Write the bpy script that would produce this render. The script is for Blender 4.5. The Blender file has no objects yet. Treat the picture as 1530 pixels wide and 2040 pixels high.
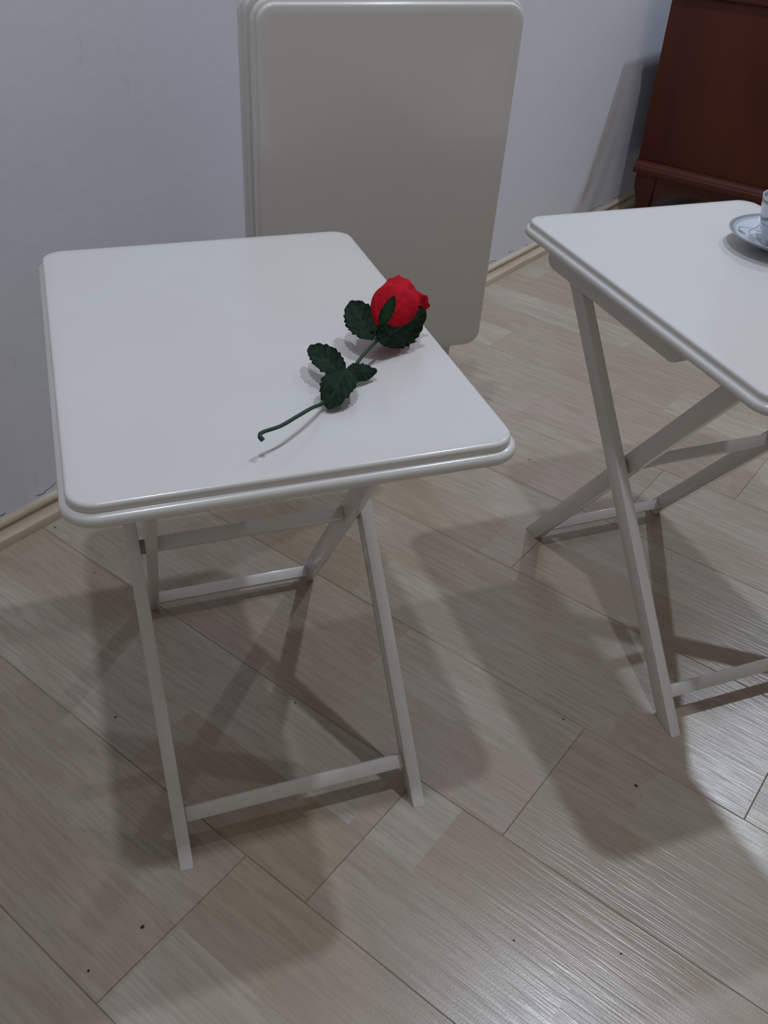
import bpy, bmesh, math, random
from mathutils import Vector, Matrix, Euler

S = bpy.context.scene
COL = S.collection
PI = math.pi
random.seed(7)

# ------------------------------------------------------------------ camera
cam_data = bpy.data.cameras.new('camera')
cam = bpy.data.objects.new('camera', cam_data)
COL.objects.link(cam)
cam.location = (-0.1508, -0.8277, 0.9305)
cam.rotation_euler = (0.91936, -0.04771, -0.32702)
cam_data.sensor_fit = 'HORIZONTAL'
cam_data.sensor_width = 36.0
cam_data.lens = 36.0 * 1778.4 / 1530.0
cam_data.clip_start = 0.02
S.camera = cam

# ------------------------------------------------------------------ world, lamps, exposure
world = bpy.data.worlds.new('room_light')
S.world = world
world.use_nodes = True
bg = world.node_tree.nodes['Background']
bg.inputs['Color'].default_value = (1.0, 0.95, 0.90, 1)
bg.inputs['Strength'].default_value = 0.195

def ceiling_lamp(x, y, power, color=(0.80, 0.90, 1.06)):
    ld = bpy.data.lights.new('ceiling_spot', 'SPOT')
    ld.energy = power
    ld.color = color
    ld.shadow_soft_size = 0.045
    ld.spot_size = math.radians(112)
    ld.spot_blend = 0.7
    o = bpy.data.objects.new('ceiling_spot', ld)
    o.location = (x, y, 3.18)
    COL.objects.link(o)
    return o
ceiling_lamp(-0.10, -0.41, 72)
ceiling_lamp(1.18, 0.38, 88)
ceiling_lamp(2.65, 1.24, 122)

S.view_settings.view_transform = 'Standard'
S.view_settings.look = 'None'
S.view_settings.gamma = 1.0
S.view_settings.use_curve_mapping = False
S.view_settings.exposure = 0.0

# ------------------------------------------------------------------ helpers
def tag(o, label=None, cat=None, group=None, kind=None):
    if label: o['label'] = label
    if cat: o['category'] = cat
    if group: o['group'] = group
    if kind: o['kind'] = kind
    return o

def empty(name, loc=(0, 0, 0), rz=0.0, parent=None):
    o = bpy.data.objects.new(name, None)
    o.location = loc
    o.rotation_euler = (0, 0, rz)
    o.empty_display_size = 0.05
    if parent: o.parent = parent
    COL.objects.link(o)
    return o

def mesh_from(name, bm, mat, smooth=False, angle=None):
    bmesh.ops.recalc_face_normals(bm, faces=bm.faces)
    me = bpy.data.meshes.new(name)
    bm.to_mesh(me)
    bm.free()
    if mat: me.materials.append(mat)
    if smooth:
        for p in me.polygons: p.use_smooth = True
        if angle is not None:
            me.set_sharp_from_angle(angle=math.radians(angle))
    return me

def put(name, me, parent=None, loc=(0, 0, 0), rot=(0, 0, 0)):
    o = bpy.data.objects.new(name, me)
    o.location = loc
    o.rotation_euler = rot
    if parent: o.parent = parent
    COL.objects.link(o)
    return o

def prism(bm, poly, axis, a, b):
    """extrude a 2D polygon: axis 'x' -> poly is (y,z); 'y' -> (x,z); 'z' -> (x,y)"""
    def P(p, t):
        if axis == 'x': return (t, p[0], p[1])
        if axis == 'y': return (p[0], t, p[1])
        return (p[0], p[1], t)
    v0 = [bm.verts.new(P(p, a)) for p in poly]
    v1 = [bm.verts.new(P(p, b)) for p in poly]
    n = len(poly)
    fs = [bm.faces.new(v0), bm.faces.new(v1[::-1])]
    for i in range(n):
        fs.append(bm.faces.new((v0[i], v0[(i + 1) % n], v1[(i + 1) % n], v1[i])))
    return fs

def box_bm(x0, x1, y0, y1, z0, z1, bevel=0.0, seg=2):
    bm = bmesh.new()
    prism(bm, [(x0, y0), (x1, y0), (x1, y1), (x0, y1)], 'z', z0, z1)
    if bevel:
        bmesh.ops.recalc_face_normals(bm, faces=bm.faces)
        bmesh.ops.bevel(bm, geom=bm.edges[:], offset=bevel, segments=seg, affect='EDGES', profile=0.5)
    return bm

def beveled(bm, w, seg=2):
    bmesh.ops.recalc_face_normals(bm, faces=bm.faces)
    bmesh.ops.bevel(bm, geom=bm.edges[:], offset=w, segments=seg, affect='EDGES', profile=0.5)
    return bm

def lathe(profile, n=64, axis='z', center=(0, 0, 0), closed=False):
    bm = bmesh.new()
    rings = []
    for r, z in profile:
        if r < 1e-6:
            rings.append([bm.verts.new((center[0], center[1], center[2] + z))])
        else:
            rings.append([bm.verts.new((center[0] + r * math.cos(2 * PI * k / n), center[1] + r * math.sin(2 * PI * k / n), center[2] + z)) for k in range(n)])
    pairs = list(zip(rings, rings[1:]))
    if closed: pairs.append((rings[-1], rings[0]))
    for a, b in pairs:
        for k in range(n):
            k2 = (k + 1) % n
            if len(a) == 1 and len(b) == 1: continue
            if len(a) == 1: bm.faces.new((a[0], b[k], b[k2]))
            elif len(b) == 1: bm.faces.new((a[k], a[k2], b[0]))
            else: bm.faces.new((a[k], a[k2], b[k2], b[k]))
    return bm

def tube(bm, pts, rads, n=8):
    pts = [Vector(p) for p in pts]
    rings = []
    up = Vector((0, 0, 1))
    for i, p in enumerate(pts):
        d = (pts[min(i + 1, len(pts) - 1)] - pts[max(i - 1, 0)]).normalized()
        a = d.cross(up)
        if a.length < 1e-4: a = d.cross(Vector((1, 0, 0)))
        a.normalize(); b = d.cross(a).normalized()
        r = rads[i] if isinstance(rads, (list, tuple)) else rads
        rings.append([bm.verts.new(p + a * r * math.cos(2 * PI * k / n) + b * r * math.sin(2 * PI * k / n)) for k in range(n)])
    for r0, r1 in zip(rings, rings[1:]):
        for k in range(n):
            bm.faces.new((r0[k], r0[(k + 1) % n], r1[(k + 1) % n], r1[k]))
    bm.faces.new(rings[0][::-1]); bm.faces.new(rings[-1])

def spline(pts, per=6):
    P = [Vector(p) for p in pts]
    out = []
    for i in range(len(P) - 1):
        p0 = P[max(i - 1, 0)]; p1 = P[i]; p2 = P[i + 1]; p3 = P[min(i + 2, len(P) - 1)]
        for k in range(per):
            t = k / per
            out.append(0.5 * ((2 * p1) + (p2 - p0) * t + (2 * p0 - 5 * p1 + 4 * p2 - p3) * t * t + (3 * p1 - p0 - 3 * p2 + p3) * t ** 3))
    out.append(P[-1])
    return out

# ------------------------------------------------------------------ material helpers
class NT:
    def __init__(s, name):
        s.m = bpy.data.materials.new(name); s.m.use_nodes = True
        s.t = s.m.node_tree; s.b = s.t.nodes['Principled BSDF']
    def n(s, typ, **kw):
        nd = s.t.nodes.new(typ)
        for k, v in kw.items():
            if k.startswith('i_'):
                key = k[2:].replace('_', ' ')
                nd.inputs[int(key) if key.isdigit() else key].default_value = v
            else: setattr(nd, k, v)
        return nd
    def l(s, a, b): s.t.links.new(a, b)
    def math(s, op, a, b=None, c=None, clamp=False):
        nd = s.t.nodes.new('ShaderNodeMath'); nd.operation = op; nd.use_clamp = clamp
        for i, v in enumerate((a, b, c)):
            if v is None: continue
            if isinstance(v, (int, float)): nd.inputs[i].default_value = v
            else: s.l(v, nd.inputs[i])
        return nd.outputs[0]
    def mix(s, f, a, b, mode='MIX'):
        nd = s.t.nodes.new('ShaderNodeMix'); nd.data_type = 'RGBA'; nd.blend_type = mode
        for i, v in ((0, f), (6, a), (7, b)):
            if isinstance(v, (int, float)): nd.inputs[i].default_value = v
            elif isinstance(v, tuple): nd.inputs[i].default_value = v
            else: s.l(v, nd.inputs[i])
        return nd.outputs[2]
    def ramp(s, f, stops, interp='LINEAR'):
        nd = s.t.nodes.new('ShaderNodeValToRGB'); nd.color_ramp.interpolation = interp
        e = nd.color_ramp.elements
        while len(e) < len(stops): e.new(0.5)
        for el, (p, c) in zip(e, stops):
            el.position = p; el.color = c if len(c) == 4 else (*c, 1)
        s.l(f, nd.inputs[0]); return nd.outputs[0]

def C4(r, g, b): return (r, g, b, 1.0)

def mat_paint():
    t = NT('cream_lacquer')
    co = t.n('ShaderNodeTexCoord').outputs['Object']
    no = t.n('ShaderNodeTexNoise', i_Scale=6.0, i_Detail=2.0); t.l(co, no.inputs['Vector'])
    col = t.ramp(no.outputs[0], [(0.3, (0.655, 0.635, 0.60)), (0.7, (0.68, 0.662, 0.63))])
    t.l(col, t.b.inputs['Base Color'])
    t.b.inputs['Roughness'].default_value = 0.26
    t.b.inputs['IOR'].default_value = 1.5
    t.b.inputs['Coat Weight'].default_value = 0.35
    t.b.inputs['Coat Roughness'].default_value = 0.12
    n2 = t.n('ShaderNodeTexNoise', i_Scale=90.0, i_Detail=2.0); t.l(co, n2.inputs['Vector'])
    bp = t.n('ShaderNodeBump', i_Strength=0.05, i_Distance=0.0006); t.l(n2.outputs[0], bp.inputs['Height'])
    t.l(bp.outputs[0], t.b.inputs['Normal'])
    return t.m

def mat_simple(name, col, rough=0.5, metal=0.0, coat=0.0, noise=0.08, scale=40.0):
    t = NT(name)
    co = t.n('ShaderNodeTexCoord').outputs['Object']
    no = t.n('ShaderNodeTexNoise', i_Scale=scale, i_Detail=3.0); t.l(co, no.inputs['Vector'])
    lo = tuple(c * (1 - noise) for c in col); hi = tuple(min(1, c * (1 + noise)) for c in col)
    t.l(t.ramp(no.outputs[0], [(0.3, lo), (0.7, hi)]), t.b.inputs['Base Color'])
    t.b.inputs['Roughness'].default_value = rough
    t.b.inputs['Metallic'].default_value = metal
    t.b.inputs['Coat Weight'].default_value = coat
    return t.m

def mat_plank():
    """whitened laminate: two printed strips per board, blocks of slightly different tone, long grain"""
    t = NT('pale_laminate')
    tc = t.n('ShaderNodeTexCoord').outputs['Object']
    oi = t.n('ShaderNodeObjectInfo').outputs['Random']
    sep = t.n('ShaderNodeSeparateXYZ'); t.l(tc, sep.inputs[0])
    X, Y = sep.outputs[0], sep.outputs[1]
    strip = t.math('FLOOR', t.math('DIVIDE', X, 0.1043))
    r1 = t.n('ShaderNodeTexWhiteNoise', noise_dimensions='2D')
    cv = t.n('ShaderNodeCombineXYZ'); t.l(strip, cv.inputs[0]); t.l(oi, cv.inputs[1]); t.l(cv.outputs[0], r1.inputs['Vector'])
    # block index along the board, a different shift for every strip
    yb = t.math('ADD', t.math('DIVIDE', Y, 0.43), t.math('MULTIPLY', r1.outputs[0], 7.3))
    blk = t.math('FLOOR', yb)
    cv2 = t.n('ShaderNodeCombineXYZ'); t.l(strip, cv2.inputs[0]); t.l(blk, cv2.inputs[1]); t.l(oi, cv2.inputs[2])
    r2 = t.n('ShaderNodeTexWhiteNoise', noise_dimensions='3D'); t.l(cv2.outputs[0], r2.inputs['Vector'])
    base = t.ramp(r2.outputs[0], [(0.0, (0.375, 0.290, 0.205)), (0.22, (0.385, 0.312, 0.232)), (0.42, (0.415, 0.348, 0.272)),
                                  (0.6, (0.40, 0.312, 0.245)), (0.78, (0.395, 0.360, 0.272)), (1.0, (0.43, 0.395, 0.31))])
    # grain coordinates: shifted per block
    sh = t.n('ShaderNodeCombineXYZ'); t.l(t.math('MULTIPLY', r2.outputs[0], 9.0), sh.inputs[2]); t.l(t.math('MULTIPLY', oi, 13.0), sh.inputs[1])
    va = t.n('ShaderNodeVectorMath', operation='ADD'); t.l(tc, va.inputs[0]); t.l(sh.outputs[0], va.inputs[1])
    mp = t.n('ShaderNodeMapping'); mp.inputs['Scale'].default_value = (1.0, 0.06, 1.0); t.l(va.outputs[0], mp.inputs[0])
    fine = t.n('ShaderNodeTexNoise', i_Scale=230.0, i_Detail=3.0, i_Roughness=0.6); t.l(mp.outputs[0], fine.inputs['Vector'])
    mp2 = t.n('ShaderNodeMapping'); mp2.inputs['Scale'].default_value = (1.0, 0.16, 1.0); t.l(va.outputs[0], mp2.inputs[0])
    wv = t.n('ShaderNodeTexNoise', i_Scale=22.0, i_Detail=4.0, i_Distortion=1.2); t.l(mp2.outputs[0], wv.inputs['Vector'])
    cloud = t.n('ShaderNodeTexNoise', i_Scale=5.0, i_Detail=3.0); t.l(va.outputs[0], cloud.inputs['Vector'])
    c = t.mix(t.math('MULTIPLY', t.ramp(fine.outputs[0], [(0.44, (0, 0, 0)), (0.62, (1, 1, 1))]), 0.34), base, C4(0.20, 0.145, 0.10))
    c = t.mix(t.math('MULTIPLY', t.ramp(wv.outputs[0], [(0.45, (0, 0, 0)), (0.62, (1, 1, 1))]), 0.30), c, C4(0.29, 0.205, 0.145))
    c = t.mix(t.math('MULTIPLY', t.ramp(cloud.outputs[0], [(0.45, (0, 0, 0)), (0.7, (1, 1, 1))]), 0.22), c, C4(0.42, 0.39, 0.325))
    t.l(c, t.b.inputs['Base Color'])
    t.l(t.math('MULTIPLY_ADD', fine.outputs[0], 0.12, 0.22), t.b.inputs['Roughness'])
    t.b.inputs['Specular IOR Level'].default_value = 0.65
    mp3 = t.n('ShaderNodeMapping'); mp3.inputs['Scale'].default_value = (1.0, 0.035, 1.0); t.l(va.outputs[0], mp3.inputs[0])
    rid = t.n('ShaderNodeTexNoise', i_Scale=330.0, i_Detail=1.0); t.l(mp3.outputs[0], rid.inputs['Vector'])
    pore = t.n('ShaderNodeTexNoise', i_Scale=420.0, i_Detail=2.0); t.l(va.outputs[0], pore.inputs['Vector'])
    hgt = t.math('ADD', t.ramp(rid.outputs[0], [(0.38, (0, 0, 0)), (0.55, (1, 1, 1))]), t.math('MULTIPLY', pore.outputs[0], 0.7))
    bp = t.n('ShaderNodeBump', i_Strength=0.24, i_Distance=0.0004); t.l(hgt, bp.inputs['Height'])
    t.l(bp.outputs[0], t.b.inputs['Normal'])
    return t.m

def mat_wall():
    """matt lilac-white paint; a damp ochre streak runs up beside the cabinet; a few scuffs and hairlines"""
    t = NT('wall_paint')
    tc = t.n('ShaderNodeTexCoord').outputs['Object']
    sep = t.n('ShaderNodeSeparateXYZ'); t.l(tc, sep.inputs[0])
    X, Z = sep.outputs[0], sep.outputs[2]
    n1 = t.n('ShaderNodeTexNoise', i_Scale=3.0, i_Detail=4.0); t.l(tc, n1.inputs['Vector'])
    base = t.ramp(n1.outputs[0], [(0.3, (0.68, 0.68, 0.745)), (0.7, (0.71, 0.70, 0.77))])
    n2 = t.n('ShaderNodeTexNoise', i_Scale=14.0, i_Detail=4.0); t.l(tc, n2.inputs['Vector'])
    wob = t.math('MULTIPLY', t.math('SUBTRACT', n2.outputs[0], 0.5), 0.05)
    def streak(x0, x1, z1, w):
        # centre line x = x0 + (x1-x0)*(z/z1)^0.6
        f = t.math('POWER', t.math('MAXIMUM', t.math('DIVIDE', Z, z1), 0.001), 0.62)
        cx = t.math('ADD', t.math('MULTIPLY_ADD', f, x1 - x0, x0), wob)
        d = t.math('ABSOLUTE', t.math('SUBTRACT', X, cx))
        a = t.math('SUBTRACT', 1.0, t.math('DIVIDE', d, w), clamp=True)
        fade = t.math('SUBTRACT', 1.0, t.math('DIVIDE', Z, z1 * 1.25), clamp=True)
        return t.math('MULTIPLY', t.math('MULTIPLY', a, fade), t.math('MULTIPLY_ADD', n2.outputs[0], 1.2, 0.1), clamp=True)
    s1 = streak(1.85, 2.10, 0.42, 0.05)
    s2 = streak(1.98, 2.16, 0.40, 0.05)
    c = t.mix(t.math('MULTIPLY', s1, 1.1, clamp=True), base, C4(0.47, 0.40, 0.27))
    c = t.mix(t.math('MULTIPLY', s2, 0.75, clamp=True), c, C4(0.42, 0.38, 0.29))
    # chipped dark crack above the skirting
    n3 = t.n('ShaderNodeTexNoise', i_Scale=26.0, i_Detail=3.0); t.l(tc, n3.inputs['Vector'])
    zc = t.math('MULTIPLY_ADD', t.math('SUBTRACT', n3.outputs[0], 0.5), 0.028, 0.049)
    cr = t.math('LESS_THAN', t.math('ABSOLUTE', t.math('SUBTRACT', Z, zc)), 0.0010)
    n4 = t.n('ShaderNodeTexNoise', i_Scale=18.0); t.l(tc, n4.inputs['Vector'])
    cr = t.math('MULTIPLY', cr, t.math('GREATER_THAN', n4.outputs[0], 0.50))
    c = t.mix(t.math('MULTIPLY', cr, 0.85), c, C4(0.03, 0.03, 0.035))
    # grey scuffs
    mp = t.n('ShaderNodeMapping'); mp.inputs['Scale'].default_value = (5.0, 5.0, 1.7); t.l(tc, mp.inputs[0])
    n5 = t.n('ShaderNodeTexNoise', i_Scale=7.0, i_Detail=5.0); t.l(mp.outputs[0], n5.inputs['Vector'])
    sc = t.ramp(n5.outputs[0], [(0.69, (0, 0, 0)), (0.74, (1, 1, 1))])
    c = t.mix(t.math('MULTIPLY', sc, 0.14), c, C4(0.33, 0.33, 0.37))
    t.l(c, t.b.inputs['Base Color'])
    t.b.inputs['Roughness'].default_value = 0.6
    t.b.inputs['Specular IOR Level'].default_value = 0.3
    n6 = t.n('ShaderNodeTexNoise', i_Scale=55.0, i_Detail=4.0); t.l(tc, n6.inputs['Vector'])
    n7 = t.n('ShaderNodeTexNoise', i_Scale=6.0, i_Detail=2.0); t.l(tc, n7.inputs['Vector'])
    h = t.math('ADD', t.math('MULTIPLY', n6.outputs[0], 0.25), n7.outputs[0])
    bp = t.n('ShaderNodeBump', i_Strength=0.25, i_Distance=0.006); t.l(h, bp.inputs['Height'])
    t.l(bp.outputs[0], t.b.inputs['Normal'])
    return t.m

def mat_wood(name, c0, c1, c2, scale=(1, 1, 1), rough=0.35, coat=0.2, s=6.0):
    t = NT(name)
    tc = t.n('ShaderNodeTexCoord').outputs['Object']
    mp = t.n('ShaderNodeMapping'); mp.inputs['Scale'].default_value = scale; t.l(tc, mp.inputs[0])
    n1 = t.n('ShaderNodeTexNoise', i_Scale=s, i_Detail=6.0, i_Distortion=0.8); t.l(mp.outputs[0], n1.inputs['Vector'])
    n2 = t.n('ShaderNodeTexNoise', i_Scale=s * 14, i_Detail=3.0); t.l(mp.outputs[0], n2.inputs['Vector'])
    c = t.ramp(n1.outputs[0], [(0.3, c0), (0.5, c1), (0.72, c2)])
    c = t.mix(t.math('MULTIPLY', n2.outputs[0], 0.35), c, C4(*c0))
    t.l(c, t.b.inputs['Base Color'])
    t.b.inputs['Roughness'].default_value = rough
    t.b.inputs['Coat Weight'].default_value = coat
    t.b.inputs['Coat Roughness'].default_value = 0.2
    t.b.inputs['Specular IOR Level'].default_value = 0.28
    return t.m

def mat_leaf(name='leaf_cloth', dark=(0.007, 0.020, 0.009), light=(0.028, 0.070, 0.032), vein=(0.045, 0.11, 0.07)):
    t = NT(name)
    uv = t.n('ShaderNodeUVMap').outputs[0]
    sep = t.n('ShaderNodeSeparateXYZ'); t.l(uv, sep.inputs[0])
    U, V = sep.outputs[0], sep.outputs[1]      # U 0..1 across, V along
    a = t.math('ABSOLUTE', t.math('SUBTRACT', U, 0.5))
    # side veins run outward and forward
    w = t.math('FRACT', t.math('MULTIPLY', t.math('SUBTRACT', V, t.math('MULTIPLY', a, 0.75)), 6.0))
    side = t.math('LESS_THAN', t.math('ABSOLUTE', t.math('SUBTRACT', w, 0.5)), 0.055)
    mid = t.math('LESS_THAN', a, 0.02)
    ve = t.math('MAXIMUM', side, mid)
    tc = t.n('ShaderNodeTexCoord').outputs['Object']
    no = t.n('ShaderNodeTexNoise', i_Scale=120.0, i_Detail=3.0); t.l(tc, no.inputs['Vector'])
    c = t.ramp(no.outputs[0], [(0.3, dark), (0.7, light)])
    c = t.mix(t.math('MULTIPLY', t.math('GREATER_THAN', a, 0.43), 0.6), c, C4(0.008, 0.012, 0.010))
    c = t.mix(t.math('MULTIPLY', ve, 0.6), c, C4(*vein))
    t.l(c, t.b.inputs['Base Color'])
    t.b.inputs['Roughness'].default_value = 0.7
    t.b.inputs['Specular IOR Level'].default_value = 0.3
    bp = t.n('ShaderNodeBump', i_Strength=0.5, i_Distance=0.0006, invert=True); t.l(ve, bp.inputs['Height'])
    t.l(bp.outputs[0], t.b.inputs['Normal'])
    return t.m

def mat_china(name, cup=False):
    """white china: grey-blue rim band, swirl lines and small flowers"""
    t = NT(name)
    tc = t.n('ShaderNodeTexCoord').outputs['Object']
    sep = t.n('ShaderNodeSeparateXYZ'); t.l(tc, sep.inputs[0])
    X, Y, Z = sep.outputs
    r = t.math('SQRT', t.math('ADD', t.math('MULTIPLY', X, X), t.math('MULTIPLY', Y, Y)))
    ang = t.math('ARCTAN2', Y, X)
    white = C4(0.60, 0.66, 0.72)
    grey = C4(0.13, 0.15, 0.20)
    if not cup:
        band = t.math('GREATER_THAN', r, 0.0690)
        k = t.math('MULTIPLY_ADD', t.math('SINE', t.math('MULTIPLY', ang, 6.0)), 0.006, 0.056)
        l1 = t.math('LESS_THAN', t.math('ABSOLUTE', t.math('SUBTRACT', r, k)), 0.0008)
        k2 = t.math('MULTIPLY_ADD', t.math('COSINE', t.math('MULTIPLY', ang, 6.0)), 0.005, 0.045)
        l2 = t.math('LESS_THAN', t.math('ABSOLUTE', t.math('SUBTRACT', r, k2)), 0.0007)
        l3 = t.math('LESS_THAN', t.math('ABSOLUTE', t.math('SUBTRACT', r, 0.0672)), 0.0005)
        fx = t.math('SUBTRACT', t.math('FRACT', t.math('MULTIPLY_ADD', ang, 6.0 / (2 * PI), 0.1)), 0.5)
        d = t.math('ADD', t.math('POWER', t.math('MULTIPLY', fx, 0.058), 2.0), t.math('POWER', t.math('SUBTRACT', r, 0.057), 2.0))
        fl = t.math('LESS_THAN', d, 0.0055 ** 2)
        lines = t.math('MAXIMUM', t.math('MAXIMUM', l1, l2), l3)
    else:
        band = t.math('GREATER_THAN', Z, 0.053)
        band = t.math('MULTIPLY', band, t.math('LESS_THAN', Z, 0.057))
        k = t.math('MULTIPLY_ADD', t.math('SINE', t.math('MULTIPLY', ang, 4.0)), 0.004, 0.036)
        lines = t.math('LESS_THAN', t.math('ABSOLUTE', t.math('SUBTRACT', Z, k)), 0.0022)
        l2 = t.math('LESS_THAN', t.math('ABSOLUTE', t.math('SUBTRACT', Z, 0.028)), 0.0006)
        lines = t.math('MAXIMUM', lines, l2)
        fx = t.math('SUBTRACT', t.math('FRACT', t.math('MULTIPLY_ADD', ang, 4.0 / (2 * PI), 0.35)), 0.5)
        d = t.math('ADD', t.math('POWER', t.math('MULTIPLY', fx, 0.06), 2.0), t.math('POWER', t.math('SUBTRACT', Z, 0.040), 2.0))
        fl = t.math('LESS_THAN', d, 0.006 ** 2)
    no = t.n('ShaderNodeTexNoise', i_Scale=260.0, i_Detail=2.0); t.l(tc, no.inputs['Vector'])
    flc = t.ramp(no.outputs[0], [(0.42, (0.13, 0.12, 0.20)), (0.5, (0.30, 0.24, 0.33)), (0.6, (0.50, 0.55, 0.62))], 'CONSTANT')
    c = t.mix(t.math('MULTIPLY', lines, 0.8), white, grey)
    c = t.mix(fl, c, flc)
    c = t.mix(t.math('MULTIPLY', band, 0.8), c, C4(0.15, 0.16, 0.20))
    t.l(c, t.b.inputs['Base Color'])
    t.b.inputs['Roughness'].default_value = 0.12
    t.b.inputs['Coat Weight'].default_value = 0.5
    return t.m

PAINT = mat_paint()
PLANK = mat_plank()
WALL = mat_wall()
PINE = mat_wood('skirting_laminate', (0.40, 0.31, 0.22), (0.50, 0.41, 0.31), (0.56, 0.48, 0.38), (0.35, 6, 6), 0.55, 0.0, 7.0)
DARKWOOD = mat_wood('mahogany_stain', (0.060, 0.0125, 0.006), (0.085, 0.018, 0.008), (0.115, 0.027, 0.010), (2, 2, 0.6), 0.42, 0.0, 3.0)
DARKWOOD2 = mat_wood('mahogany_moulding', (0.055, 0.012, 0.007), (0.085, 0.019, 0.010), (0.11, 0.027, 0.013), (5, 0.6, 5), 0.38, 0.1, 4.0)
BACKBOARD = mat_simple('dark_backboard', (0.02, 0.018, 0.02), 0.8)
SUBFLOOR = mat_simple('dark_underlay', (0.05, 0.04, 0.032), 0.9)
STEEL = mat_simple('dull_steel', (0.22, 0.20, 0.18), 0.45, 0.8)
SPACER = mat_simple('spacer_washer', (0.36, 0.30, 0.25), 0.6)
RUBBER = mat_simple('crumb_dirt', (0.03, 0.025, 0.022), 0.9)
LEAF = mat_leaf()
LEAF2 = mat_leaf('sepal_cloth', (0.02, 0.07, 0.03), (0.05, 0.15, 0.065), (0.06, 0.18, 0.09))
STEM = mat_simple('stem_plastic', (0.012, 0.045, 0.022), 0.6, noise=0.2, scale=90)
PETAL = mat_simple('petal_cloth', (0.46, 0.006, 0.016), 0.8, noise=0.22, scale=160)
PETAL.node_tree.nodes['Principled BSDF'].inputs['Specular IOR Level'].default_value = 0.12
CHINA = mat_china('saucer_china')
CHINA_CUP = mat_china('cup_china', True)

# ------------------------------------------------------------------ room frame
W0 = Vector((-0.335, 0.377, 0.0))       # point on the skirting's front foot
TH = math.radians(33.457)
UX = Vector((math.cos(TH), math.sin(TH), 0)); NX = Vector((UX.y, -UX.x, 0))
def room(u, n, z=0.0): return W0 + UX * u + NX * n + Vector((0, 0, z))

# ------------------------------------------------------------------ floor of separate laminate boards
floor = put('floor', mesh_from('floor', box_bm(-1.6, 3.6, -2.7, 0.12, -0.06, -0.0085), SUBFLOOR), None, W0, (0, 0, TH))
tag(floor, kind='structure')
edges = [-1.381, -1.172, -0.963, -0.754, -0.545, -0.337, -0.129, 0.079, 0.286, 0.500, 0.717, 0.933, 1.14, 1.349, 1.558, 1.767, 1.976, 2.185, 2.394, 2.603, 2.812, 3.021, 3.23]
seams = {-0.337: 0.669, -0.129: 0.758, 0.079: 0.882, 0.286: 1.098, 0.500: 0.637, 0.717: 0.710, 0.933: 0.848}
PL = 1.29
VMAX = 2.6
cache = {}
for i in range(len(edges) - 1):
    a, b = edges[i], edges[i + 1]
    v = seams.get(a, (0.35 + 0.47 * i) % PL)
    cuts = [-0.02]
    k = v - PL * 2
    while k < VMAX:
        if k > 0.03: cuts.append(k)
        k += PL
    cuts.append(VMAX)
    for v0, v1 in zip(cuts, cuts[1:]):
        w = round(b - a, 4); L = round(v1 - v0, 4)
        if (w, L) not in cache:
            bm = bmesh.new(); c = 0.0008; g = 0.00012
            top = [(g + c, -L + g + c), (w - g - c, -L + g + c), (w - g - c, -g - c), (g + c, -g - c)]
            low = [(g, -L + g), (w - g, -L + g), (w - g, -g), (g, -g)]
            T = [bm.verts.new((x, y, 0.0)) for x, y in top]
            M = [bm.verts.new((x, y, -0.0009)) for x, y in low]
            Bt = [bm.verts.new((x, y, -0.0085)) for x, y in low]
            bm.faces.new(T); bm.faces.new(Bt[::-1])
            for q in range(4):
                bm.faces.new((T[q], M[q], M[(q + 1) % 4], T[(q + 1) % 4]))
                bm.faces.new((M[q], Bt[q], Bt[(q + 1) % 4], M[(q + 1) % 4]))
            cache[(w, L)] = mesh_from('plank', bm, PLANK)
        put('plank', cache[(w, L)], floor, (a, -v0, 0))

# ------------------------------------------------------------------ wall and skirting
wall = put('wall_back', mesh_from('wall_back', box_bm(-1.6, 3.6, 0.02, 0.14, -0.06, 2.9), WALL), None, W0, (0, 0, TH))
tag(wall, kind='structure')
prof = [(0.020, 0.0), (0.0, 0.0), (0.0, 0.010), (0.0015, 0.0145), (0.005, 0.0165), (0.0085, 0.019), (0.0115, 0.0235), (0.0125, 0.028),
        (0.0105, 0.031), (0.0105, 0.0345), (0.0125, 0.0385), (0.016, 0.0405), (0.020, 0.041)]
bm = bmesh.new(); prism(bm, prof, 'x', -1.6, 3.6)
sk = put('baseboard_back', mesh_from('baseboard_back', bm, PINE, True, 40), None, W0, (0, 0, TH))
tag(sk, kind='structure')

# ------------------------------------------------------------------ folding tables
HX, HY = 0.1927, 0.2647
def rrect(hx, hy, r, seg=10):
    out = []
    for cx, cy, a0 in ((hx - r, hy - r, 0), (-hx + r, hy - r, 90), (-hx + r, -hy + r, 180), (hx - r, -hy + r, 270)):
        for k in range(seg + 1):
            a = math.radians(a0 + 90 * k / seg)
            out.append((cx + r * math.cos(a), cy + r * math.sin(a)))
    return out
def tabletop_mesh():
    # (inset, z) from the underside round the bead, the cove and the raised lip
    P = [(0.020, 0.500), (0.0045, 0.500), (0.0018, 0.5008), (0.0004, 0.5028), (0.0, 0.5055), (0.0004, 0.5082), (0.0018, 0.5102), (0.0040, 0.5112),
         (0.0058, 0.5113), (0.0064, 0.5120), (0.0061, 0.5140), (0.0057, 0.5162), (0.0060, 0.5180), (0.0072, 0.5194), (0.0092, 0.52), (0.020, 0.52)]
    bm = bmesh.new(); rings = []
    for d, z in P:
        rings.append([bm.verts.new((x, y, z)) for x, y in rrect(HX - d, HY - d, max(0.030 - d, 0.006))])
    n = len(rings[0])
    for a, b in zip(rings, rings[1:]):
        for k in range(n): bm.faces.new((a[k], a[(k + 1) % n], b[(k + 1) % n], b[k]))
    bm.faces.new(rings[0][::-1]); bm.faces.new(rings[-1])
    return mesh_from('tabletop', bm, PAINT, True, 50)
ME_TOP = tabletop_mesh()

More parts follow.
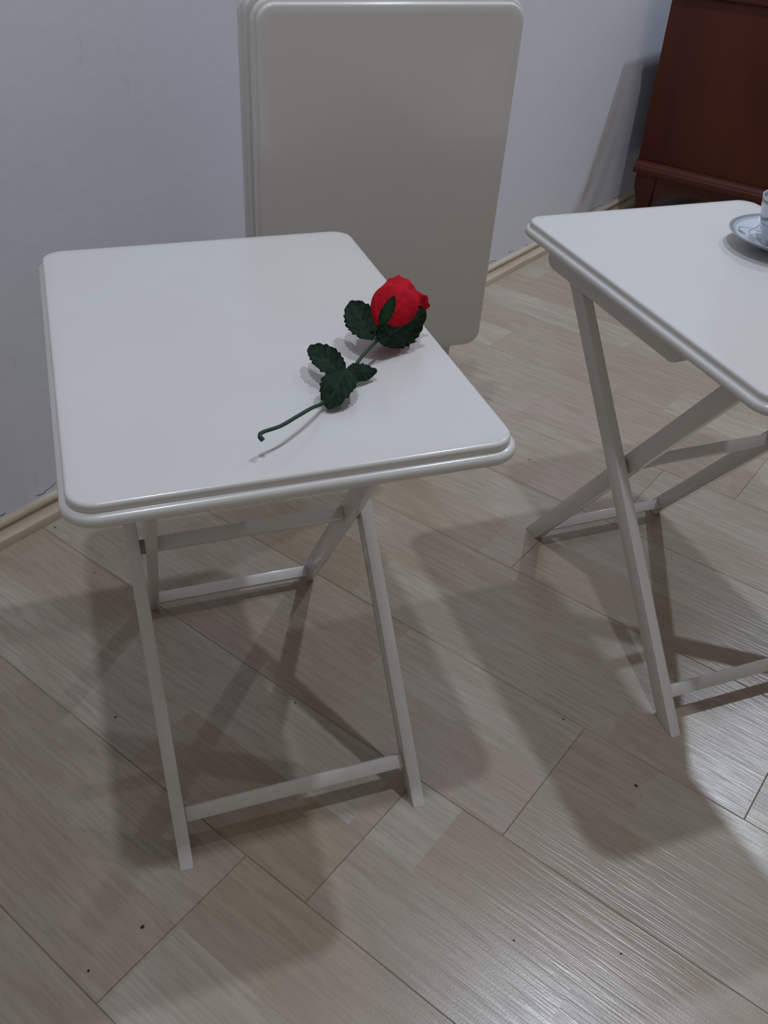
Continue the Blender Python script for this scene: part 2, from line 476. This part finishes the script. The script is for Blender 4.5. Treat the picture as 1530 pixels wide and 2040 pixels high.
def slanted(y0, k, z0, z1, hw, x0, x1, round_top=True, bevel=0.0014):
    """a leg whose centre line is y = y0 + k z, cut flat at z0"""
    L = math.sqrt(1 + k * k)
    dy, dz = k / L, 1 / L
    h = hw * L                        # half width measured level
    poly = [(y0 + k * z0 - h, z0), (y0 + k * z0 + h, z0)]
    cy, cz = y0 + k * z1, z1
    ny, nz = dz, -dy                  # unit normal, pointing +y
    if round_top:
        for q in range(9):
            a = PI * q / 8
            poly.append((cy + hw * (ny * math.cos(a) + dy * math.sin(a)), cz + hw * (nz * math.cos(a) + dz * math.sin(a))))
    else:
        poly += [(cy + h, z1), (cy - h, z1)]
    bm = bmesh.new(); prism(bm, poly, 'x', x0, x1)
    return mesh_from('leg', beveled(bm, bevel), PAINT, True, 35)
KO, YO = 0.88, -0.234
KI, YI = -0.73, 0.193
ME_OUT = slanted(YO, KO, 0.0, 0.468, 0.0127, -0.0075, 0.0075)
ME_IN = slanted(YI, KI, 0.0, 0.462, 0.0127, -0.0065, 0.0065)

def bar_mesh(hx, wn, wl, ang, name='stretcher'):
    """rail along x, section wn x wl, turned by ang about x"""
    bm = bmesh.new()
    c, s = math.cos(ang), math.sin(ang)
    q = [(-wl / 2, -wn / 2), (wl / 2, -wn / 2), (wl / 2, wn / 2), (-wl / 2, wn / 2)]
    prism(bm, [(a * c - b * s, a * s + b * c) for a, b in q], 'x', -hx, hx)
    return mesh_from(name, beveled(bm, 0.001), PAINT, True, 35)
AO = math.atan2(1, KO)      # direction of the outer leg in the yz plane
AI = math.atan2(1, KI)
ME_S1 = bar_mesh(0.1305, 0.012, 0.0155, AO)
ME_S2 = bar_mesh(0.1115, 0.016, 0.011, AI)
ME_RAIL = bar_mesh(0.1145, 0.020, 0.022, AI, 'top_rail')
def cleat_mesh():
    poly = [(-0.088, 0.5), (-0.088, 0.476), (-0.084, 0.4685), (-0.076, 0.465), (0.205, 0.465), (0.214, 0.4685), (0.218, 0.476), (0.218, 0.5)]
    bm = bmesh.new(); prism(bm, poly, 'x', -0.009, 0.009)
    return mesh_from('cleat', beveled(bm, 0.0015), PAINT, True, 35)
ME_CLEAT = cleat_mesh()
def xcyl(r, h, mat, name, n=20):
    bm = bmesh.new()
    prism(bm, [(r * math.cos(2 * PI * k / n), r * math.sin(2 * PI * k / n)) for k in range(n)], 'x', -h / 2, h / 2)
    return mesh_from(name, bm, mat, True, 40)
ME_SP = xcyl(0.0085, 0.0096, SPACER, 'spacer')
ZP = (YI - YO) / (KO - KI); YP = YO + KO * ZP

def copy_tree(o, parent=None):
    c = o.copy(); COL.objects.link(c); c.parent = parent
    for ch in list(o.children): copy_tree(ch, c)
    return c

def make_table(x, y, rz):
    t = empty('folding_table', (x, y, 0), rz)
    put('tabletop', ME_TOP, t)
    for s in (-1, 1):
        put('leg', ME_OUT, t, (-0.0015 + s * 0.1385, 0, 0))
        put('leg', ME_IN, t, (-0.0025 + s * 0.1180, 0, 0))
        put('spacer', ME_SP, t, (-0.0015 + s * 0.1278, YP, ZP))
        put('cleat', ME_CLEAT, t, (s * 0.1560, 0, 0))
    put('stretcher', ME_S1, t, (-0.0015, YO + KO * 0.034 + 0.002, 0.032))
    put('stretcher', ME_S2, t, (-0.0025, YI + KI * 0.024, 0.024))
    put('stretcher', ME_S2, t, (-0.0025, YI + KI * 0.268, 0.268))
    put('top_rail', ME_RAIL, t, (-0.0025, YI + KI * 0.462, 0.462))
    return t
t1 = make_table(0, 0, 0)
tag(t1, 'open cream folding table with the red rose lying on its top', 'table', 'open cream folding tables')
t2 = copy_tree(t1)
t2.location = (0.6349, 0.0042, 0); t2.rotation_euler = (0, 0, 0.0196)
tag(t2, 'open cream folding table with the cup and saucer on it, partly cut off', 'table', 'open cream folding tables')

# folded tables standing upright against the wall side: top faces the room, legs flat behind it
def straight_leg(z0, z1, x0, x1):
    bm = bmesh.new(); prism(bm, [(x0, z0), (x1, z0), (x1, z1 - 0.004), (x1 - 0.003, z1), (x0 + 0.003, z1), (x0, z1 - 0.004)], 'y', -0.01275, 0.01275)
    return mesh_from('leg', beveled(bm, 0.0012), PAINT, True, 35)
ME_FO = straight_leg(0.0, 0.690, -0.0075, 0.0075)
ME_FI = straight_leg(0.0, 0.640, -0.0065, 0.0065)
bm = box_bm(-0.1305, 0.1305, -0.006, 0.006, -0.0095, 0.0095, 0.001); ME_FS = mesh_from('stretcher', bm, PAINT, True, 35)
bm = box_bm(-0.1115, 0.1115, -0.006, 0.006, -0.008, 0.008, 0.001); ME_FS2 = mesh_from('stretcher', bm, PAINT, True, 35)
def make_folded(loc, rz, tilt):
    t = empty('folded_table', loc, rz)
    t.rotation_euler = (tilt, 0, rz)
    # the tabletop turned on edge: its upper face looks along -y, its face plane at y = 0
    put('tabletop', ME_TOP, t, (0, 0.52, 0.4965), (PI / 2, 0, 0))
    for s in (-1, 1):
        put('cleat', ME_CLEAT, t, (s * 0.156, 0.52, 0.4965 + 0.01), (PI / 2, 0, 0))
        put('leg', ME_FO, t, (s * 0.1385, 0.0365, 0))
        put('leg', ME_FI, t, (s * 0.1180, 0.0365, 0))
        put('spacer', ME_SP, t, (s * 0.1278, 0.0365, 0.36))
    put('stretcher', ME_FS, t, (0, 0.0365, 0.04))
    put('stretcher', ME_FS2, t, (0, 0.0365, 0.08))
    put('stretcher', ME_FS2, t, (0, 0.0365, 0.40))
    return t
FT = 0.0392
f1 = make_folded((0.2970, 0.4410, 0.0), 0.0217, FT)
tag(f1, 'front one of two cream tables folded flat and stood upright, its blank top facing us', 'table', 'cream tables folded and stood upright')
f2 = copy_tree(f1)
f2.location = (0.2965, 0.5190, 0.0)
tag(f2, 'cream folded table stood upright behind the front one, only a left strip showing', 'table', 'cream tables folded and stood upright')

# ------------------------------------------------------------------ sideboard standing a little off the wall
U0, N0, N1, U1 = 2.14, 0.050, 0.50, 3.15
cab = empty('sideboard', room(U0, N0), TH)
tag(cab, 'dark reddish-brown wooden sideboard on shaped feet, seen from its side, near the wall', 'sideboard')
D = N1 - N0; Wd = U1 - U0
# local frame: x along the wall, y = -n (negative y comes into the room)
put('side_panel', mesh_from('side_panel', box_bm(0, 0.022, -D, 0, 0.19, 0.622, 0.002), DARKWOOD, True, 35), cab)
put('side_panel', mesh_from('side_panel', box_bm(Wd - 0.022, Wd, -D, 0, 0.19, 0.622, 0.002), DARKWOOD, True, 35), cab)
put('back_panel', mesh_from('back_panel', box_bm(0.022, Wd - 0.022, -0.012, -0.002, 0.16, 0.620), BACKBOARD), cab)
put('bottom_panel', mesh_from('bottom_panel', box_bm(0.022, Wd - 0.022, -D + 0.02, -0.012, 0.19, 0.21), DARKWOOD), cab)
for q in range(2):
    xa = 0.024 + q * (Wd - 0.048) / 2; xb = xa + (Wd - 0.048) / 2 - 0.003
    dr = put('door', mesh_from('door', box_bm(xa, xb, -D - 0.018, -D + 0.001, 0.215, 0.612, 0.003), DARKWOOD, True, 35), cab)
    kx = xb - 0.03 if q == 0 else xa + 0.03
    kb = lathe([(0, 0), (0.006, 0), (0.005, 0.012), (0.011, 0.018), (0.011, 0.024), (0, 0.027)], 20)
    kn = put('knob', mesh_from('knob', kb, STEEL, True, 40), dr, (kx, -D - 0.0175, 0.45), (PI / 2, 0, 0))
put('top_board', mesh_from('top_board', box_bm(-0.010, Wd + 0.010, -D - 0.03, 0.004, 0.622, 0.645, 0.006, 3), DARKWOOD2, True, 35), cab)
# base moulding round left side and front
mp_ = [(0.0, 0.160), (-0.014, 0.160), (-0.017, 0.164), (-0.017, 0.176), (-0.0135, 0.179), (-0.0135, 0.181), (-0.010, 0.186), (-0.0045, 0.190), (-0.0035, 0.195), (0.0, 0.195)]
bm = bmesh.new(); prism(bm, [(x + 0.0, z) for x, z in mp_], 'y', -D - 0.016, 0.002)
put('base_moulding', mesh_from('base_moulding', bm, DARKWOOD2, True, 40), cab)
bm = bmesh.new(); prism(bm, [(-D + y, z) for y, z in mp_], 'x', -0.0, Wd)
put('base_moulding', mesh_from('base_moulding', bm, DARKWOOD2, True, 40), cab)
# shaped apron on the side: arch between the two feet
def apron(n0, n1, zt, ztop_arch, zfoot_arch, rr):
    pts = [(-n0, zt), (-n1, zt)]
    steps = 18
    for k in range(steps + 1):
        f = k / steps
        y = -n1 + (n1 - n0) * f
        e = min(f, 1 - f) * (n1 - n0)
        z = ztop_arch - (ztop_arch - zfoot_arch) * max(0, 1 - e / rr) ** 2.2
        pts.append((y, z))
    return pts
bm = bmesh.new(); prism(bm, apron(0.068, D - 0.068, 0.161, 0.122, 0.088, 0.075), 'x', 0.006, 0.022)
put('apron', mesh_from('apron', bm, DARKWOOD2), cab)
bm = bmesh.new(); prism(bm, [(x, z) for x, z in [(-a, b) for a, b in apron(0.068, Wd - 0.068, 0.161, 0.122, 0.088, 0.10)]], 'y', -D + 0.004, -D + 0.020)
put('apron', mesh_from('apron', bm, DARKWOOD2), cab)
# feet: square block, waist, turned-out toe
def foot(cx, cy):
    bm = bmesh.new(); rings = []
    for h, z in [(0.033, 0.160), (0.034, 0.135), (0.033, 0.112), (0.0275, 0.095), (0.022, 0.075), (0.019, 0.050), (0.0185, 0.028), (0.023, 0.016), (0.025, 0.007), (0.023, 0.0)]:
        rings.append([bm.verts.new((cx + a * h, cy + b * h, z)) for a, b in rrect(1, 1, 0.35, 4)])
    n = len(rings[0])
    for a, b in zip(rings, rings[1:]):
        for k in range(n): bm.faces.new((a[k], a[(k + 1) % n], b[(k + 1) % n], b[k]))
    bm.faces.new(rings[0]); bm.faces.new(rings[-1][::-1])
    return mesh_from('foot', bm, DARKWOOD2, True, 50)
for cx in (0.034, Wd - 0.034):
    for cy in (-0.034, -D + 0.034): put('foot', foot(cx, cy), cab)

# ------------------------------------------------------------------ cup and saucer
SC = Vector((0.7310, 0.0770, 0.5202))
prof = [(0.0, 0.0025), (0.030, 0.0025), (0.031, 0.0), (0.034, 0.0), (0.036, 0.003), (0.052, 0.0085), (0.066, 0.0135), (0.077, 0.0185), (0.0795, 0.0200),
        (0.0800, 0.0210), (0.0790, 0.0215), (0.074, 0.0195), (0.064, 0.0150), (0.050, 0.0105), (0.036, 0.0062), (0.028, 0.0055), (0.026, 0.0070), (0.024, 0.0052), (0.0, 0.0050)]
sau = put('saucer', mesh_from('saucer', lathe([(r * 0.9375, z) for r, z in prof], 96), CHINA, True, 60), None, SC)
tag(sau, 'white china saucer with grey-blue rim and floral lines, under the cup', 'saucer')
cup = empty('teacup', SC + Vector((-0.003, 0.002, 0.0055)))
tag(cup, 'white china teacup with grey-blue pattern, standing on its saucer at the right edge', 'cup')
prof = [(0.0, 0.003), (0.018, 0.003), (0.019, 0.0), (0.022, 0.0), (0.0225, 0.004), (0.029, 0.010), (0.0345, 0.020), (0.0375, 0.032), (0.0395, 0.046), (0.0415, 0.0590),
        (0.0413, 0.0600), (0.0403, 0.0598), (0.0380, 0.046), (0.0358, 0.032), (0.0328, 0.021), (0.027, 0.012), (0.018, 0.0065), (0.0, 0.0060)]
put('cup_body', mesh_from('cup_body', lathe(prof, 80), CHINA_CUP, True, 60), cup)
bm = bmesh.new()
tube(bm, spline([(0.0375, 0, 0.049), (0.050, 0, 0.053), (0.060, 0, 0.046), (0.060, 0, 0.033), (0.050, 0, 0.022), (0.0345, 0, 0.0205)], 5), 0.0032, 10)
h = put('handle', mesh_from('handle', bm, CHINA_CUP, True, 60), cup); h.rotation_euler = (0, 0, 0.5)

# ------------------------------------------------------------------ artificial rose lying on the first table
rose = empty('rose', (0.06, -0.14, 0.52))
tag(rose, 'artificial red rose with dark green leaves, lying across the nearer table top', 'flower')
RO = Vector((0.06, -0.14, 0.52))
def R(x, y, z): return Vector((x, y, z)) - RO

def leaf_mesh(name, base, tip, side, width, mat, cup=0.15, droop=0.0, teeth=9, tdepth=0.045, peak=0.45, nv=36, nu=8, arch=0.0):
    """serrated leaf from base to tip; 'side' points to one edge, cup folds the blade along its midrib"""
    base = Vector(base); tip = Vector(tip); ax = tip - base; L = ax.length; ax.normalize()
    sd = Vector(side); sd = (sd - ax * sd.dot(ax)).normalized(); nrm = sd.cross(ax).normalized()
    bm = bmesh.new(); uvl = bm.loops.layers.uv.new('UVMap')
    grid = []
    for j in range(nv + 1):
        v = j / nv
        # blunt ovate outline
        w = width * 0.5 * (math.sin(PI * min(1, v ** (math.log(0.5) / math.log(peak)))) ** 0.62 if 0 < v < 1 else 0)
        w = max(w, 0.0006)
        tooth = 1 + tdepth * (2 * ((v * teeth) % 1.0) - 1) * 1.6
        row = []
        for i in range(-nu, nu + 1):
            s = i / nu
            ws = w * (s * (tooth if abs(i) == nu else 1 + (tooth - 1) * abs(s) ** 4))
            h = cup * w * abs(s) ** 1.4 - droop * L * (v - 0.5) ** 2 * 4 * 0.25
            h += 0.0009 * math.cos((v - abs(s) * 0.22) * 2 * PI * 6) * abs(s)
            h += arch * L * math.sin(PI * v)
            row.append((bm.verts.new(base + ax * (L * v + 0.012 * 0 * s) + sd * ws + nrm * h), (0.5 + 0.5 * s, v)))
        grid.append(row)
    for j in range(nv):
        for i in range(2 * nu):
            q = [grid[j][i], grid[j][i + 1], grid[j + 1][i + 1], grid[j + 1][i]]
            f = bm.faces.new([a[0] for a in q])
            for lp, a in zip(f.loops, q): lp[uvl].uv = a[1]
    # give the cloth its thickness
    geom = bmesh.ops.solidify(bm, geom=bm.faces[:], thickness=0.0005)
    me = bpy.data.meshes.new(name); bm.to_mesh(me); bm.free(); me.materials.append(mat)
    for p in me.polygons: p.use_smooth = True
    return me

# stem
sp = spline([R(-0.0305, -0.2285, 0.5365), R(-0.0325, -0.2255, 0.5395), R(-0.0290, -0.2230, 0.5410), R(-0.013, -0.2160, 0.5400), R(0.004, -0.2020, 0.538), R(0.021, -0.1860, 0.5345),
             R(0.040, -0.1640, 0.5265), R(0.068, -0.1340, 0.5290), R(0.090, -0.1100, 0.536), R(0.1135, -0.0880, 0.541)], 6)
bm = bmesh.new(); tube(bm, sp, [0.0021 if k < 6 else 0.0017 for k in range(len(sp))], 10)
put('stem', mesh_from('stem', bm, STEM, True), rose)
N = R(0.069, -0.133, 0.5365)
put('leaf', leaf_mesh('leaf', N + Vector((-0.006, -0.006, -0.002)), R(0.0465, -0.083, 0.5430), (1, 0.25, 0.35), 0.027, LEAF, 0.25, 0.25), rose)
put('leaf', leaf_mesh('leaf', N + Vector((0.003, 0.002, 0.001)), R(0.0395, -0.1745, 0.5240), (1, -0.75, -0.03), 0.033, LEAF, 0.12, 0.0, peak=0.5, arch=-0.17), rose)
put('leaf', leaf_mesh('leaf', N + Vector((0.0, -0.001, 0)), R(0.1000, -0.1265, 0.5290), (0.3, 1, 0.75), 0.019, LEAF, 0.3, 0.1), rose)
put('leaf', leaf_mesh('leaf', N + Vector((-0.001, 0.000, 0)), R(0.044, -0.150, 0.5230), (0.9, 0.9, 0.2), 0.017, LEAF, 0.2, 0.1), rose)
# bud
B0 = R(0.1190, -0.0820, 0.5440); B1 = R(0.1575, -0.0345, 0.5600)
AX = (B1 - B0).normalized(); BL = (B1 - B0).length
E1 = AX.cross(Vector((0, 0, 1))).normalized(); E2 = E1.cross(AX).normalized()   # E1 to the right, E2 upwards
def petal_mesh(phi, span, Rm, L, flare, seed, off=0.0):
    rnd = random.Random(seed); ph = rnd.random() * 6
    bm = bmesh.new(); nu, nv = 22, 16; grid = []
    for j in range(nv + 1):
        v = j / nv; row = []
        for i in range(nu + 1):
            s = 2 * i / nu - 1
            a = phi + s * span / 2
            top = 1.0 - 0.30 * abs(s) ** 2.6 + (0.022 * math.sin(s * 21 + ph) if v > 0.9 else 0)
            vv = v * top
            r = Rm * (math.sin(min(vv * 1.35, 1.0) * PI / 2) ** 0.75) * (1 - 0.34 * max(0, vv - 0.62) / 0.38) + off
            r += flare * max(0, vv - 0.80) ** 1.4
            r += 0.0009 * math.sin(s * 5 + ph) * v + (0.0007 * math.sin(s * 17 + ph * 2) if v > 0.8 else 0)
            p = B0 + AX * (L * vv) + (E1 * math.cos(a) + E2 * math.sin(a)) * r
            row.append(bm.verts.new(p))
        grid.append(row)
    for j in range(nv):
        for i in range(nu): bm.faces.new((grid[j][i], grid[j][i + 1], grid[j + 1][i + 1], grid[j + 1][i]))
    bmesh.ops.remove_doubles(bm, verts=bm.verts, dist=0.00005)
    bmesh.ops.solidify(bm, geom=bm.faces[:], thickness=0.0005)
    me = bpy.data.meshes.new('petal'); bm.to_mesh(me); bm.free(); me.materials.append(PETAL)
    for p in me.polygons: p.use_smooth = True
    return me
for phi, span, Rm, L, fl, off in [(100, 190, 0.0255, BL * 1.00, 0.03, 0.0006), (215, 175, 0.0250, BL * 0.96, 0.03, 0.0004), (-20, 170, 0.0268, BL * 0.93, 0.10, 0.0010),
                                  (300, 165, 0.0255, BL * 0.93, 0.05, 0.0000), (45, 165, 0.0205, BL * 1.02, 0.0, 0.0), (160, 170, 0.0195, BL * 1.01, 0.0, 0.0),
                                  (280, 170, 0.0190, BL * 1.00, 0.0, 0.0), (20, 200, 0.0130, BL * 1.0, 0.0, 0.0), (200, 200, 0.0110, BL * 1.0, 0.0, 0.0)]:
    put('petal', petal_mesh(math.radians(phi), math.radians(span), Rm, L, fl, phi, off), rose)
# leaves and sepals under the bud
put('leaf', leaf_mesh('leaf', R(0.1085, -0.0895, 0.5400), R(0.1045, -0.0290, 0.5540), (1, 0.1, 0.45), 0.033, LEAF, 0.2, -0.15, peak=0.5), rose)
put('leaf', leaf_mesh('leaf', R(0.1125, -0.0925, 0.5405), R(0.1660, -0.0740, 0.5590), (-0.35, 0.35, 1.0), 0.046, LEAF, 0.30, 0.15, peak=0.55), rose)
put('sepal', leaf_mesh('sepal', R(0.1170, -0.0850, 0.5530), R(0.1275, -0.0890, 0.5840), (1, -0.3, 0), 0.0125, LEAF2, -0.2, 0.15, teeth=7, tdepth=0.05), rose)
for k in range(5):
    a = 2 * PI * k / 5 + 0.4
    d = E1 * math.cos(a) + E2 * math.sin(a)
    s0 = B0 - AX * 0.004 + d * 0.0015
    tip = B0 - AX * 0.0035 + d * 0.0105
    put('sepal', leaf_mesh('sepal', s0, tip, AX.cross(d), 0.0055, LEAF2, 0.2, 0.0, teeth=1, tdepth=0.0, peak=0.35, nv=10, nu=3), rose)
bm = bmesh.new(); tube(bm, [B0 - AX * 0.008, B0 - AX * 0.004, B0 - AX * 0.001, B0 + AX * 0.004], [0.0020, 0.0034, 0.0036, 0.003], 12)
put('calyx', mesh_from('calyx', bm, LEAF2, True), rose)

# ------------------------------------------------------------------ crumbs of dirt on the boards
CRUMBS = [((-0.251, 0.416), 'tiny dark dirt crumb on the floor right beside the skirting board at left'),
          ((-0.198, 0.286), 'tiny dark dirt crumb on the floor left of the front table, below its near corner'),
          ((-0.195, -0.010), "tiny dark dirt crumb left of the rose table's front left leg, in the table's shadow"),
          ((0.034, -0.052), 'tiny dark dirt crumb on the floor in the middle between the rose table legs'),
          ((-0.195, -0.302), "tiny dark dirt crumb below the rose table's front left foot, lower left of the photo"),
          ((-0.252, -0.332), 'lowest tiny dark dirt crumb at the left, next to a board end joint'),
          ((0.407, -0.301), "dark dirt crumb in the tabletop shadow below the right table's front foot"),
          ((0.176, -0.433), 'tiny dark dirt crumb in the lamp glare near the bottom middle of the floor'),
          ((0.279, -0.480), 'tiny dark dirt crumb right of the lamp glare, lowest at bottom right'),
          ((0.369, -0.180), 'tiny dark dirt crumb between the two open tables, just above a board end joint'),
          ((0.603, 0.398), "tiny dark dirt crumb on the floor just right of the rose table's front right corner"),
          ((-0.132, -0.179), "tiny dark dirt crumb touching the rose table's front left leg above its stretcher")]
for i, ((x, y), lab) in enumerate(CRUMBS):
    rnd = random.Random(i); bm = bmesh.new()
    bmesh.ops.create_icosphere(bm, subdivisions=1, radius=0.5)
    s = 0.0036 if i in (4, 6) else rnd.uniform(0.0018, 0.0027)
    for v in bm.verts:
        k = rnd.uniform(0.8, 1.15)
        v.co = Vector((v.co.x * s * k * 1.5, v.co.y * s * k, v.co.z * s * k * 0.5))
    zmin = min(v.co.z for v in bm.verts)
    for v in bm.verts: v.co.z -= zmin
    o = put('dirt_crumb', mesh_from('dirt_crumb', bm, RUBBER), None, (x, y, 0.0), (0, 0, rnd.random() * 3))
    tag(o, lab, 'crumb', 'dark dirt crumbs scattered on the floor')
